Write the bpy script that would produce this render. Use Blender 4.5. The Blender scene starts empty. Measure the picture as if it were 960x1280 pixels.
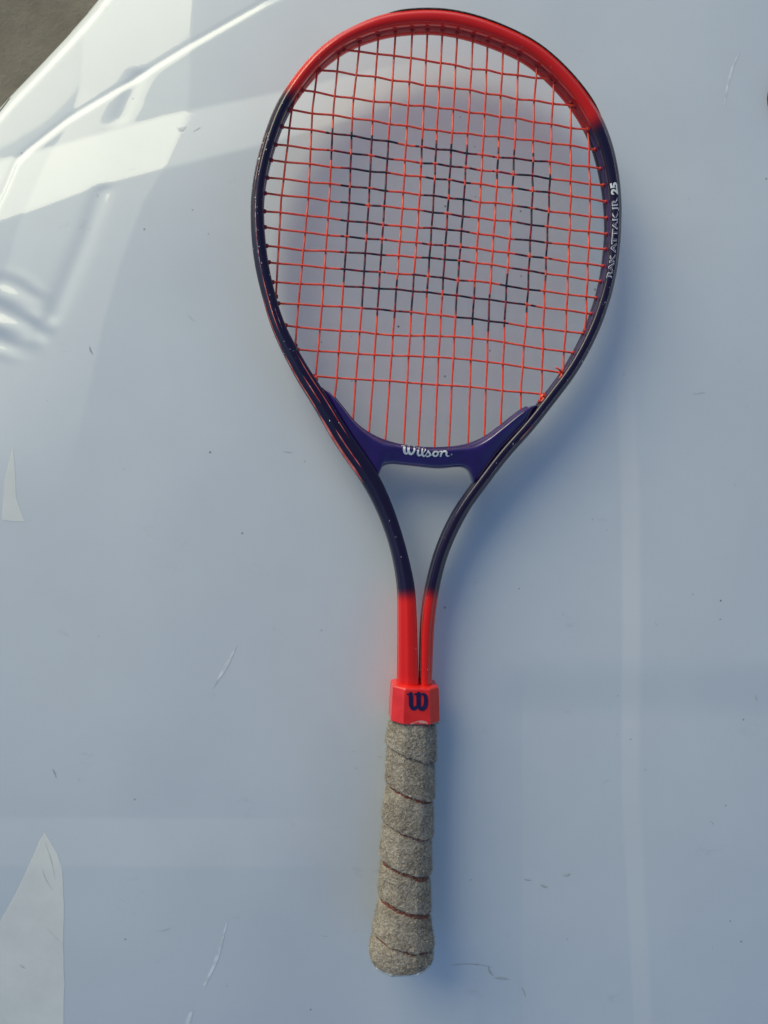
import bpy, bmesh, math, random
import numpy as np
from mathutils import Vector, Matrix

random.seed(7)
rng = np.random.default_rng(7)
scene = bpy.context.scene
col = scene.collection

# ------------------------------------------------------------------ camera
H = 0.487                       # phone held this far above the racket
F = 924.0                       # focal length in photo pixels (960 x 1280)
cam_d = bpy.data.cameras.new('camera')
cam = bpy.data.objects.new('camera', cam_d)
col.objects.link(cam)
cam.location = (0, 0, H)
cam.rotation_euler = (0, 0, 0)
cam_d.sensor_fit = 'VERTICAL'
cam_d.sensor_height = 36
cam_d.lens = 36 * F / 1280
cam_d.clip_start = 0.01
cam_d.clip_end = 500
scene.camera = cam

# ------------------------------------------------------------------ light
SUN_DIR = Vector((-0.56, 0.80, 0.54)).normalized()     # towards the light
w = bpy.data.worlds.new('World')
scene.world = w
w.use_nodes = True
nt = w.node_tree
nt.nodes.clear()
sky = nt.nodes.new('ShaderNodeTexSky')
sky.sky_type = 'NISHITA'
sky.sun_disc = False
sky.sun_elevation = math.asin(SUN_DIR.z)
sky.sun_rotation = math.atan2(SUN_DIR.x, SUN_DIR.y)
sky.air_density = 1.0
sky.dust_density = 1.0
sky.ozone_density = 2.5
bg = nt.nodes.new('ShaderNodeBackground')
bg.inputs['Strength'].default_value = 0.12
wo = nt.nodes.new('ShaderNodeOutputWorld')
nt.links.new(sky.outputs[0], bg.inputs[0])
nt.links.new(bg.outputs[0], wo.inputs[0])

sl = bpy.data.lights.new('sun', 'SUN')
sl.energy = 2.2
sl.angle = math.radians(40)
sl.color = (0.98, 0.94, 0.62)
sun = bpy.data.objects.new('sun', sl)
col.objects.link(sun)
sun.rotation_euler = (-SUN_DIR).to_track_quat('-Z', 'Y').to_euler()

scene.view_settings.view_transform = 'Standard'
scene.view_settings.look = 'None'
scene.view_settings.exposure = 0.04
scene.view_settings.gamma = 1
scene.view_settings.use_curve_mapping = False

# ------------------------------------------------------------------ frames of reference
TA, TB = 0.10, 0.06             # the racket plane leans: z = -TA*x + TB*y
RN = np.array([TA, -TB, 1.0]); RN /= np.linalg.norm(RN)
RU = np.array([1.0, 0, 0]) - RN * RN[0]; RU /= np.linalg.norm(RU)
RV = np.cross(RN, RU)

def loc(px, py, wv=0.0):
    """photo pixel -> racket coordinates (u, v) on the plane at height wv"""
    d = np.array([(px - 480) / F, (640 - py) / F, -1.0])
    c = np.array([0, 0, H])
    t = (wv - c @ RN) / (d @ RN)
    p = c + t * d
    return (float(p @ RU), float(p @ RV))

RMAT = Matrix([[RU[0], RV[0], RN[0], 0], [RU[1], RV[1], RN[1], 0], [RU[2], RV[2], RN[2], 0], [0, 0, 0, 1]])

# ------------------------------------------------------------------ helpers
def mesh_obj(name, verts, faces, mat=None, parent=None, smooth=True, edges=()):
    me = bpy.data.meshes.new(name)
    me.from_pydata([tuple(map(float, v)) for v in verts], list(edges), [tuple(map(int, f)) for f in faces])
    me.update()
    if smooth:
        me.polygons.foreach_set('use_smooth', [True] * len(me.polygons))
    o = bpy.data.objects.new(name, me)
    col.objects.link(o)
    if mat:
        me.materials.append(mat)
    if parent:
        o.parent = parent
    return o

def tag(o, label=None, cat=None, kind=None, group=None):
    if label: o['label'] = label
    if cat: o['category'] = cat
    if kind: o['kind'] = kind
    if group: o['group'] = group
    return o

def catmull(pts, n):
    """smooth resample of a polyline to n points evenly along its length"""
    P = np.array(pts, float)
    Q = np.vstack([2 * P[0] - P[1], P, 2 * P[-1] - P[-2]])
    out = []
    for i in range(1, len(Q) - 2):
        p0, p1, p2, p3 = Q[i - 1], Q[i], Q[i + 1], Q[i + 2]
        for t in np.linspace(0, 1, 24, endpoint=False):
            out.append(0.5 * ((2 * p1) + (-p0 + p2) * t + (2 * p0 - 5 * p1 + 4 * p2 - p3) * t * t + (-p0 + 3 * p1 - 3 * p2 + p3) * t ** 3))
    out.append(Q[-2])
    out = np.array(out)
    s = np.concatenate([[0], np.cumsum(np.linalg.norm(np.diff(out, axis=0), axis=1))])
    t = np.linspace(0, s[-1], n)
    return np.stack([np.interp(t, s, out[:, k]) for k in range(out.shape[1])], 1)

def smooth_arr(a, k):
    ker = np.hanning(k + 2)[1:-1]; ker /= ker.sum()
    pad = k // 2
    b = np.vstack([2 * a[0] - a[pad:0:-1], a, 2 * a[-1] - a[-2:-pad - 2:-1]])
    return np.stack([np.convolve(b[:, i], ker, 'valid') for i in range(a.shape[1])], 1)

def smoothstep(x, a, b):
    t = np.clip((np.asarray(x, float) - a) / (b - a), 0, 1)
    return t * t * (3 - 2 * t)

_NZ = {}
def vnoise(x, y, seed=0):
    """value noise, numpy"""
    if seed not in _NZ: _NZ[seed] = np.random.default_rng(seed).random((256, 256))
    r = _NZ[seed]
    xi, yi = np.floor(x).astype(int), np.floor(y).astype(int)
    fx, fy = x - xi, y - yi
    fx = fx * fx * (3 - 2 * fx); fy = fy * fy * (3 - 2 * fy)
    g = lambda a, b: r[a % 256, b % 256]
    return (g(xi, yi) * (1 - fx) + g(xi + 1, yi) * fx) * (1 - fy) + (g(xi, yi + 1) * (1 - fx) + g(xi + 1, yi + 1) * fx) * fy

# ------------------------------------------------------------------ materials
def mat(name, base=(0.5, 0.5, 0.5), rough=0.5, metallic=0.0, coat=0.0, coat_rough=0.03, spec=0.5):
    m = bpy.data.materials.new(name)
    m.use_nodes = True
    b = m.node_tree.nodes['Principled BSDF']
    b.inputs['Base Color'].default_value = (*base, 1)
    b.inputs['Roughness'].default_value = rough
    b.inputs['Metallic'].default_value = metallic
    b.inputs['Coat Weight'].default_value = coat
    b.inputs['Coat Roughness'].default_value = coat_rough
    b.inputs['Specular IOR Level'].default_value = spec
    return m, m.node_tree, b

def nd(nt, typ, **kw):
    n = nt.nodes.new(typ)
    for k, v in kw.items():
        setattr(n, k, v)
    return n

def add_noise_colour(nt, b, c1, c2, scale, detail=6, lo=0.35, hi=0.65, coord='Object'):
    tc = nd(nt, 'ShaderNodeTexCoord')
    no = nd(nt, 'ShaderNodeTexNoise'); no.inputs['Scale'].default_value = scale; no.inputs['Detail'].default_value = detail
    r = nd(nt, 'ShaderNodeValToRGB')
    r.color_ramp.elements[0].position = lo; r.color_ramp.elements[0].color = (*c1, 1)
    r.color_ramp.elements[1].position = hi; r.color_ramp.elements[1].color = (*c2, 1)
    nt.links.new(tc.outputs[coord], no.inputs['Vector'])
    nt.links.new(no.outputs['Fac'], r.inputs[0])
    nt.links.new(r.outputs[0], b.inputs['Base Color'])
    return tc, no, r

def add_bump(nt, b, height_socket, strength, dist):
    bp = nd(nt, 'ShaderNodeBump')
    bp.inputs['Strength'].default_value = strength
    bp.inputs['Distance'].default_value = dist
    nt.links.new(height_socket, bp.inputs['Height'])
    nt.links.new(bp.outputs[0], b.inputs['Normal'])
    return bp

# car paint: white, clear coat, dust specks and faint grime
m_car, nt, b = mat('white_car_paint', (0.74, 0.74, 0.74), 0.66, 0.22, 0.6, 0.02, 0.2)
b.inputs['Coat IOR'].default_value = 1.5
tc = nd(nt, 'ShaderNodeTexCoord')
g = nd(nt, 'ShaderNodeTexNoise'); g.inputs['Scale'].default_value = 7; g.inputs['Detail'].default_value = 9; g.inputs['Roughness'].default_value = 0.65
gr = nd(nt, 'ShaderNodeMapRange'); gr.inputs['From Min'].default_value = 0.3; gr.inputs['From Max'].default_value = 0.7
gr.inputs['To Min'].default_value = 0.0; gr.inputs['To Max'].default_value = 1.0
base = nd(nt, 'ShaderNodeMix', data_type='RGBA')
base.inputs['A'].default_value = (0.68, 0.70, 0.72, 1); base.inputs['B'].default_value = (0.73, 0.755, 0.77, 1)
nt.links.new(tc.outputs['Object'], g.inputs['Vector']); nt.links.new(g.outputs['Fac'], gr.inputs['Value'])
nt.links.new(gr.outputs[0], base.inputs['Factor'])
# specks
vo = nd(nt, 'ShaderNodeTexVoronoi'); vo.inputs['Scale'].default_value = 95; vo.inputs['Randomness'].default_value = 1
wn = nd(nt, 'ShaderNodeMath', operation='GREATER_THAN'); wn.inputs[1].default_value = 0.90
sep = nd(nt, 'ShaderNodeSeparateColor')
dm = nd(nt, 'ShaderNodeMapRange'); dm.inputs['From Min'].default_value = 0.03; dm.inputs['From Max'].default_value = 0.10
dm.inputs['To Min'].default_value = 1; dm.inputs['To Max'].default_value = 0
mu = nd(nt, 'ShaderNodeMath', operation='MULTIPLY'); mu2 = nd(nt, 'ShaderNodeMath', operation='MULTIPLY'); 
nt.links.new(tc.outputs['Object'], vo.inputs['Vector'])
nt.links.new(vo.outputs['Color'], sep.inputs[0]); nt.links.new(sep.outputs[0], wn.inputs[0])
nt.links.new(vo.outputs['Distance'], dm.inputs['Value'])
nt.links.new(wn.outputs[0], mu.inputs[0]); nt.links.new(dm.outputs[0], mu.inputs[1])
nt.links.new(mu.outputs[0], mu2.inputs[0]); nt.links.new(sep.outputs[1], mu2.inputs[1])
speck = nd(nt, 'ShaderNodeMix', data_type='RGBA'); speck.inputs['B'].default_value = (0.10, 0.09, 0.08, 1)
nt.links.new(mu2.outputs[0], speck.inputs['Factor']); nt.links.new(base.outputs['Result'], speck.inputs['A'])
# smudges: sparse stretched dirt
mp = nd(nt, 'ShaderNodeMapping'); mp.inputs['Rotation'].default_value = (0, 0, 0.5); mp.inputs['Scale'].default_value = (1, 1.6, 1)
n3 = nd(nt, 'ShaderNodeTexNoise'); n3.inputs['Scale'].default_value = 26; n3.inputs['Detail'].default_value = 10; n3.inputs['Roughness'].default_value = 0.7
r3 = nd(nt, 'ShaderNodeMapRange'); r3.inputs['From Min'].default_value = 0.64; r3.inputs['From Max'].default_value = 0.80
r3.inputs['To Max'].default_value = 0.35
sm = nd(nt, 'ShaderNodeMix', data_type='RGBA'); sm.inputs['B'].default_value = (0.34, 0.32, 0.30, 1)
nt.links.new(tc.outputs['Object'], mp.inputs['Vector']); nt.links.new(mp.outputs[0], n3.inputs['Vector'])
nt.links.new(n3.outputs['Fac'], r3.inputs['Value']); nt.links.new(r3.outputs[0], sm.inputs['Factor'])
nt.links.new(speck.outputs['Result'], sm.inputs['A']); nt.links.new(sm.outputs['Result'], b.inputs['Base Color'])
cr = nd(nt, 'ShaderNodeMapRange'); cr.inputs['To Min'].default_value = 0.02; cr.inputs['To Max'].default_value = 0.07
nt.links.new(g.outputs['Fac'], cr.inputs['Value']); nt.links.new(cr.outputs[0], b.inputs['Coat Roughness'])
op = nd(nt, 'ShaderNodeTexNoise'); op.inputs['Scale'].default_value = 420; op.inputs['Detail'].default_value = 2
nt.links.new(tc.outputs['Object'], op.inputs['Vector'])
add_bump(nt, b, op.outputs['Fac'], 0.05, 0.0004)

# racket enamel: colour comes from the paint attribute on the mesh
def enamel(name):
    m, nt, b = mat(name, (0.5, 0, 0), 0.28, 0.0, 0.6, 0.04, 0.25)
    at = nd(nt, 'ShaderNodeAttribute'); at.attribute_name = 'paint'
    tc = nd(nt, 'ShaderNodeTexCoord')
    no = nd(nt, 'ShaderNodeTexNoise'); no.inputs['Scale'].default_value = 420; no.inputs['Detail'].default_value = 5
    mr = nd(nt, 'ShaderNodeMapRange'); mr.inputs['From Min'].default_value = 0.70; mr.inputs['From Max'].default_value = 0.76; mr.inputs['To Max'].default_value = 0.6
    mx = nd(nt, 'ShaderNodeMix', data_type='RGBA'); mx.inputs['B'].default_value = (0.35, 0.30, 0.32, 1)
    nt.links.new(tc.outputs['Object'], no.inputs['Vector']); nt.links.new(no.outputs['Fac'], mr.inputs['Value'])
    nt.links.new(mr.outputs[0], mx.inputs['Factor']); nt.links.new(at.outputs['Color'], mx.inputs['A'])
    nt.links.new(mx.outputs['Result'], b.inputs['Base Color'])
    n2 = nd(nt, 'ShaderNodeTexNoise'); n2.inputs['Scale'].default_value = 60; n2.inputs['Detail'].default_value = 6
    m2 = nd(nt, 'ShaderNodeMapRange'); m2.inputs['To Min'].default_value = 0.15; m2.inputs['To Max'].default_value = 0.5
    nt.links.new(tc.outputs['Object'], n2.inputs['Vector']); nt.links.new(n2.outputs['Fac'], m2.inputs['Value']); nt.links.new(m2.outputs[0], b.inputs['Roughness'])
    add_bump(nt, b, n2.outputs['Fac'], 0.08, 0.0006)
    return m
m_frame = enamel('frame_enamel')
RED = np.array([0.74, 0.012, 0.006]); NAVY = np.array([0.011, 0.005, 0.030])

m_bridge, nt, b = mat('indigo_plastic', (0.014, 0.006, 0.11), 0.25, 0.0, 1.0, 0.05)
tc, no, r = add_noise_colour(nt, b, (0.020, 0.005, 0.095), (0.030, 0.007, 0.13), 90)
add_bump(nt, b, no.outputs['Fac'], 0.05, 0.0005)
m_string, nt, b = mat('red_string', (0.75, 0.03, 0.02), 0.25)
add_noise_colour(nt, b, (0.90, 0.065, 0.030), (0.96, 0.12, 0.065), 300)
m_ink, nt, b = mat('stencil_ink', (0.02, 0.012, 0.03), 0.55)
add_noise_colour(nt, b, (0.008, 0.008, 0.025), (0.42, 0.018, 0.03), 210, 5, 0.46, 0.66)
m_red, nt, b = mat('red_plastic', (0.75, 0.016, 0.014), 0.30, 0, 0.3, 0.1)
tc, no, r = add_noise_colour(nt, b, (0.70, 0.016, 0.013), (0.80, 0.025, 0.02), 120)
add_bump(nt, b, no.outputs['Fac'], 0.08, 0.0004)
m_grommet, nt, b = mat('red_grommet', (0.42, 0.012, 0.015), 0.5)
add_noise_colour(nt, b, (0.34, 0.010, 0.012), (0.50, 0.02, 0.02), 200)
m_grommet_n, nt, b = mat('navy_grommet', (0.03, 0.015, 0.09), 0.45)
add_noise_colour(nt, b, (0.02, 0.012, 0.07), (0.05, 0.02, 0.12), 200)
m_black, nt, b = mat('black_rubber', (0.02, 0.02, 0.02), 0.6)
tc, no, r = add_noise_colour(nt, b, (0.012, 0.010, 0.012), (0.16, 0.12, 0.11), 500, 5, 0.52, 0.72)
add_bump(nt, b, no.outputs['Fac'], 0.5, 0.0005)
m_white, nt, b = mat('white_print', (0.8, 0.8, 0.78), 0.4)
add_noise_colour(nt, b, (0.66, 0.66, 0.66), (0.84, 0.84, 0.82), 300)
m_grey, nt, b = mat('grey_print', (0.45, 0.45, 0.5), 0.4)
add_noise_colour(nt, b, (0.30, 0.29, 0.33), (0.52, 0.50, 0.54), 300)
m_navy, nt, b = mat('navy_print', (0.012, 0.006, 0.05), 0.4)
add_noise_colour(nt, b, (0.010, 0.005, 0.045), (0.02, 0.01, 0.08), 200)
m_pin, nt, b = mat('worn_red_pinstripe', (0.6, 0.05, 0.05), 0.3)
add_noise_colour(nt, b, (0.50, 0.03, 0.03), (0.80, 0.22, 0.18), 150)
m_pink, nt, b = mat('pale_wear_and_highlight', (0.5, 0.2, 0.25), 0.4)  # worn pink stripes, and the painted highlight on the right ridge
add_noise_colour(nt, b, (0.20, 0.02, 0.05), (0.70, 0.45, 0.50), 450, 6, 0.40, 0.66)
m_seam, nt, b = mat('brown_tape', (0.16, 0.04, 0.025), 0.8)
add_noise_colour(nt, b, (0.09, 0.03, 0.018), (0.32, 0.075, 0.04), 180)
m_cap, nt, b = mat('pale_butt_plastic', (0.62, 0.64, 0.66), 0.45)
add_noise_colour(nt, b, (0.35, 0.36, 0.36), (0.68, 0.70, 0.72), 120, 6, 0.35, 0.55)

# terry cloth grip
m_grip, nt, b = mat('worn_terry_cloth', (0.3, 0.27, 0.22), 0.95, spec=0.1)
tc = nd(nt, 'ShaderNodeTexCoord')
n1 = nd(nt, 'ShaderNodeTexNoise'); n1.inputs['Scale'].default_value = 560; n1.inputs['Detail'].default_value = 5; n1.inputs['Roughness'].default_value = 0.6; n1.inputs['Distortion'].default_value = 1.2
n2 = nd(nt, 'ShaderNodeTexNoise'); n2.inputs['Scale'].default_value = 70; n2.inputs['Detail'].default_value = 6
ad = nd(nt, 'ShaderNodeMath', operation='MULTIPLY_ADD'); ad.inputs[1].default_value = 0.45
r = nd(nt, 'ShaderNodeValToRGB')
e = r.color_ramp.elements
e[0].position = 0.56; e[0].color = (0.17, 0.138, 0.105, 1)
e[1].position = 0.90; e[1].color = (0.49, 0.43, 0.36, 1)
e2 = e.new(0.72); e2.color = (0.32, 0.27, 0.22, 1)
nt.links.new(tc.outputs['Object'], n1.inputs['Vector']); nt.links.new(tc.outputs['Object'], n2.inputs['Vector'])
nt.links.new(n2.outputs['Fac'], ad.inputs[0]); nt.links.new(n1.outputs['Fac'], ad.inputs[2]); nt.links.new(ad.outputs[0], r.inputs[0])
nt.links.new(r.outputs[0], b.inputs['Base Color'])
add_bump(nt, b, n1.outputs['Fac'], 0.7, 0.0012)
m_fuzz, nt, b = mat('pale_terry_fibre', (0.42, 0.38, 0.31), 0.9, spec=0.1)
add_noise_colour(nt, b, (0.27, 0.24, 0.195), (0.50, 0.46, 0.39), 160)

m_ground, nt, b = mat('concrete_ground', (0.25, 0.22, 0.18), 0.9)
tc, no, r = add_noise_colour(nt, b, (0.15, 0.125, 0.09), (0.27, 0.235, 0.18), 5.0, 12, 0.3, 0.7)
no.inputs['Roughness'].default_value = 0.7
add_bump(nt, b, no.outputs['Fac'], 0.6, 0.02)

# ------------------------------------------------------------------ the car bonnet: a height field
def seg_dist(px, py, pts):
    """signed distance (pixels) to a polyline: positive on its left-hand side; also the arc position"""
    best = np.full(px.shape, 1e9); sgn = np.zeros(px.shape); par = np.zeros(px.shape)
    L = 0
    for i in range(len(pts) - 1):
        ax, ay = pts[i]; bx, by = pts[i + 1]
        dx, dy = bx - ax, by - ay; l = math.hypot(dx, dy)
        t = ((px - ax) * dx + (py - ay) * dy) / (l * l)
        if i == 0: tt = np.minimum(t, 1)
        elif i == len(pts) - 2: tt = np.maximum(t, 0)
        else: tt = np.clip(t, 0, 1)
        if len(pts) == 2: tt = t
        qx, qy = ax + tt * dx, ay + tt * dy
        d = np.hypot(px - qx, py - qy)
        s = np.sign(dx * (py - ay) - dy * (px - ax))
        m = d < best
        best = np.where(m, d, best); sgn = np.where(m, s, sgn); par = np.where(m, L + tt * l, par)
        L += l
    return best * sgn, par

def base_z(x, y):
    z = -TA * x + TB * y - 0.0160
    z -= 0.085 * np.maximum(0, y + 0.13) ** 2                       # falls away under the head
    z -= 0.30 * np.maximum(0, -(y + 0.13)) ** 2
    z -= 0.10 * np.maximum(0, -x - 0.02) ** 2                      # and towards the wing
    q = np.maximum(0, (-x * 0.70 + y * 0.71) - 0.20)
    z -= 0.30 * q ** 2
    z -= 0.35 * np.maximum(0, x - 0.21) ** 2
    return z

def hood_z(x, y):
    z = base_z(x, y)
    zz = z
    # where this spot stands in terms of the feature lines (traced once on the bonnet itself)
    px = 480 + F * x / (H - zz); py = 640 - F * y / (H - zz)
    K = 0.00062
    # character fold running from the wing corner in under the racket head
    top, par = seg_dist(px, py, [(-160, 225), (20, 186), (200, 140), (345, 112), (470, 84), (640, 62)])
    bot, _ = seg_dist(px, py, [(-160, 330), (0, 272), (130, 228), (330, 180), (470, 140), (640, 66)])
    width = np.maximum(bot * -1 + top, 1.0)
    fade = 1 - smoothstep(px, 380, 620)
    inb = np.clip(top, 0, 90)                                     # pixels below the top line
    wdt = np.clip(top - bot, 4, 120)
    # slope added inside the fold only (surface steps down towards the upper left across it)
    step = np.clip(wdt - inb, 0, None)
    inside = (top > 0) & (bot < 0)
    above = top <= 0
    dz = np.where(inside, step, np.where(above, wdt, 0.0))
    z = z - dz * K * 0.10 * fade
    # faint bends added to hint at the edges of mirrored surroundings
    r1, _ = seg_dist(px, py, [(240, -60), (236, 60), (233, 130), (205, 210), (180, 250), (150, 330), (130, 400), (112, 482), (60, 700)])
    wgt = 1 - smoothstep(py, 430, 640)
    z = z - K * 0.05 * np.clip(r1, 0, 140) * wgt
    for ln, d_ in (([(170, 80), (158, 110), (142, 146)], 11), ([(128, 232), (104, 300), (60, 402)], 12)):
        q_, par_ = seg_dist(px, py, ln)
        ends = smoothstep(py, ln[0][1] - 6, ln[0][1] + 6) * (1 - smoothstep(py, ln[-1][1] - 8, ln[-1][1] + 8))
        z = z - K * 1.0 * np.exp(-(q_ / d_) ** 2) * ends
    z = z - K * 0.05 * np.clip(py - 1023, 0, 60) * -1 * (1 - smoothstep(px, 300, 470))
    z = z - K * 0.07 * np.clip(px - 594, 0, 60) * smoothstep(py, 820, 900)
    # rolled bonnet edge towards the wing
    e, _ = seg_dist(px, py, [(-140, 560), (0, 235), (14, 196), (26, 183), (80, 141), (200, 72), (330, 0), (480, -70), (700, -150)])
    z = z - 0.0009 * smoothstep(-e, -5, 5) - 0.0003 * np.exp(-((e + 3) / 3.0) ** 2)
    # vertical swage line on the right
    s, _ = seg_dist(px, py, [(768, -400), (772, 200), (788, 640), (790, 1000), (805, 1280), (850, 2200)])
    z = z - K * 0.05 * np.clip(s + 11, 0, 22)*0 + K * 0.11 * (np.clip(-s + 11, 0, 22) - 11) * smoothstep(py, 150, 420)
    # gentle undulation shaped for broad soft reflected tones, stronger on the left
    z = z + (0.0011 + 0.0013 * smoothstep(-x, -0.02, 0.1)) * (vnoise(x * 9 + 20.3, y * 8 + 31.7, 21) - .5) + 0.00035 * (vnoise(x * 22 + 7.3, y * 20 + 3.1, 22) - .5)
    # ripples added at the far left to imitate a warped bright reflection
    cx, cy = 10, 392
    rr = np.hypot((px - cx) / 62, (py - cy) / 62)
    z = z + 0.0008 * (0.5 + vnoise(px / 26.0 + 3, py / 19.0 + 5, 31)) * np.sin((py - 0.45 * px - 0.004 * px ** 2 - 316) / 40 * 2 * math.pi) * (1 - smoothstep(rr, 0.55, 1.05))
    # outer edge of the wing: rolls down to the sill
    o, _ = seg_dist(px, py, [(-400, 560), (-120, 250), (0, 113), (40, 72), (75, 35), (108, -3), (260, -190), (500, -400)])
    r0 = np.maximum(0, -o + 16) * K
    z = z - np.minimum(1.3, 30 * r0 ** 2 * (r0 < 0.015) + (r0 >= 0.015) * (0.00675 + (r0 - 0.015) * 9))
    return z

def axis(lo, hi, flo, fhi, step, cstep):
    a = list(np.arange(flo, fhi, step))
    x = flo; left = []
    s = step
    while x > lo:
        s = min(s * 1.25, cstep); x -= s; left.append(x)
    x = a[-1]; right = []; s = step
    while x < hi:
        s = min(s * 1.25, cstep); x += s; right.append(x)
    return np.array(left[::-1] + a + right)

xs = axis(-1.0, 0.75, -0.34, 0.31, 0.0014, 0.02)
ys = axis(-0.95, 0.95, -0.40, 0.42, 0.0016, 0.02)
X, Y = np.meshgrid(xs, ys)
Z = hood_z(X, Y)
nx, ny = len(xs), len(ys)
verts = np.stack([X.ravel(), Y.ravel(), Z.ravel()], 1)
idx = np.arange(nx * ny).reshape(ny, nx)
quads = np.stack([idx[:-1, :-1].ravel(), idx[:-1, 1:].ravel(), idx[1:, 1:].ravel(), idx[1:, :-1].ravel()], 1)
PXv = 480 + F * X / (H - Z); PYv = 640 - F * Y / (H - Z)
ed, _ = seg_dist(PXv, PYv, [(-140, 560), (0, 235), (14, 196), (26, 183), (80, 141), (200, 72), (330, 0), (480, -70), (700, -150)])
inner = (ed.ravel()[quads].mean(1) > -4)

def sub_mesh(name, sel, parent):
    q = quads[sel]
    used, inv = np.unique(q, return_inverse=True)
    me = bpy.data.meshes.new(name)
    v = verts[used]
    me.vertices.add(len(v)); me.vertices.foreach_set('co', v.astype(np.float32).ravel())
    n = len(q)
    me.loops.add(n * 4); me.loops.foreach_set('vertex_index', inv.astype(np.int32).ravel())
    me.polygons.add(n); me.polygons.foreach_set('loop_start', np.arange(0, n * 4, 4, dtype=np.int32))
    me.polygons.foreach_set('loop_total', np.full(n, 4, dtype=np.int32))
    me.update(calc_edges=True)
    me.polygons.foreach_set('use_smooth', [True] * n)
    me.materials.append(m_car)
    o = bpy.data.objects.new(name, me); col.objects.link(o); o.parent = parent
    return o

car = bpy.data.objects.new('parked_car', None); col.objects.link(car)
tag(car, 'glossy white car bonnet and wing that the racket lies on', 'car')
sub_mesh('bonnet', inner, car)
sub_mesh('front_wing', ~inner, car)

def hood_pt(px, py, lift=0.0):
    z = -0.02
    for _ in range(12):
        x = (px - 480) / F * (H - z); y = (640 - py) / F * (H - z)
        z = 0.5 * z + 0.5 * float(hood_z(np.array([x]), np.array([y]))[0])
    return np.array([x, y, z + lift])

def ribbon_on_hood(name, pts, widths, material, parent, lift=0.00014):
    P = catmull(pts, 26); W_ = np.interp(np.linspace(0, 1, 26), np.linspace(0, 1, len(widths)), widths)
    vs = []; fs = []
    for i, p in enumerate(P):
        a = P[max(i - 1, 0)]; c = P[min(i + 1, len(P) - 1)]
        t = (c - a) / np.linalg.norm(c - a); nrm = np.array([-t[1], t[0]])
        for k in (-1, 1):
            q = p + nrm * k * W_[i] / 2
            vs.append(hood_pt(q[0], q[1], lift))
    for i in range(len(P) - 1):
        fs.append((2 * i, 2 * i + 1, 2 * i + 3, 2 * i + 2))
    return mesh_obj(name, vs, fs, material, parent)

m_gap, nt, b = mat('panel_gap_shadow', (0.05, 0.05, 0.045), 0.8)
add_noise_colour(nt, b, (0.04, 0.04, 0.035), (0.09, 0.09, 0.08), 60)
ribbon_on_hood('panel_gap', [(-20, 163), (0, 139), (14, 121), (35, 93)], [1.6, 1.6, 1.2, 0.6], m_gap, car)
m_streak, nt, b = mat('pale_reflection_paint', (0.82, 0.83, 0.84), 0.5)  # pale colour painting bright reflection streaks onto the bonnet
add_noise_colour(nt, b, (0.62, 0.63, 0.65), (0.86, 0.87, 0.88), 160)
for pts, wd in (([(296, 806), (284, 830), (266, 860)], [1, 5, 1]),
                ([(284, 1152), (270, 1200), (255, 1232)], [1, 5, 3]),
                ([(240, 1262), (234, 1280)], [4, 6]),
                ([(925, 62), (912, 95), (905, 135)], [1, 3.5, 1]),
                ([(232, 158), (226, 162), (222, 160)], [2, 5, 2])):
    ribbon_on_hood('reflection_streak', pts, wd, m_streak, car)

m_dirt, nt, b = mat('dried_dirt', (0.3, 0.29, 0.28), 0.8)
add_noise_colour(nt, b, (0.40, 0.40, 0.39), (0.58, 0.58, 0.57), 260)
dv_ = []; df_ = []
def dirt_line(x, y, ang, ln, wd):
    n = 7; bend = random.uniform(-.5, .5)
    b0 = len(dv_)
    for i in range(n):
        t = i / (n - 1); a = ang + bend * (t - .5)
        cx_, cy_ = x + math.cos(a) * ln * (t - .5), y + math.sin(a) * ln * (t - .5)
        w_ = wd * math.sin(math.pi * (0.08 + 0.84 * t)) * random.uniform(.5, 1.2)
        for k in (-1, 1):
            dv_.append(hood_pt(cx_ - math.sin(a) * k * w_ / 2, cy_ + math.cos(a) * k * w_ / 2, 0.00025))
    for i in range(n - 1): df_.append((b0 + 2 * i, b0 + 2 * i + 1, b0 + 2 * i + 3, b0 + 2 * i + 2))
for (x, y, a, ln, wd) in ((360, 565, .1, 12, .9), (205, 1163, -.2, 20, .9), (64, 1075, 1.3, 50, .5), (58, 1100, 1.1, 34, .5), (28, 1208, .6, 9, 1.5), (68, 1170, .8, 30, .4), (590, 1205, .05, 52, .9), (612, 1214, 1.1, 14, 2.2), (628, 1223, .1, 20, 2.0), (655, 1240, 1.2, 12, 2.0),
                         (708, 1094, -.2, 10, 3.0), (680, 1108, .3, 10, 2.4), (660, 1100, .1, 9, 1.4), (475, 946, .2, 7, .9), (445, 960, .3, 5, .9), (405, 1170, .2, 10, .7), (945, 872, 1.3, 9, 1.6), (68, 966, 1.2, 12, 2.0), (246, 162, -.6, 12, .8), (113, 438, 1.2, 10, 2.6), (890, 1028, .9, 7, 1.2), (530, 868, .8, 6, 1), (820, 780, 1.0, 6, 1)):
    dirt_line(x, y, a, ln, wd)
for _ in range(18):
    x, y = random.uniform(0, 960), random.uniform(60, 1280)
    if 300 < x < 790 and y < 860 or 440 < x < 560: continue
    dirt_line(x, y, random.uniform(-1.5, 1.5), random.choice([3, 4, 5, 8, 16]), random.uniform(.35, .8))
o = mesh_obj('dirt_marks', dv_, df_, m_dirt, car); o['kind'] = 'stuff'
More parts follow.
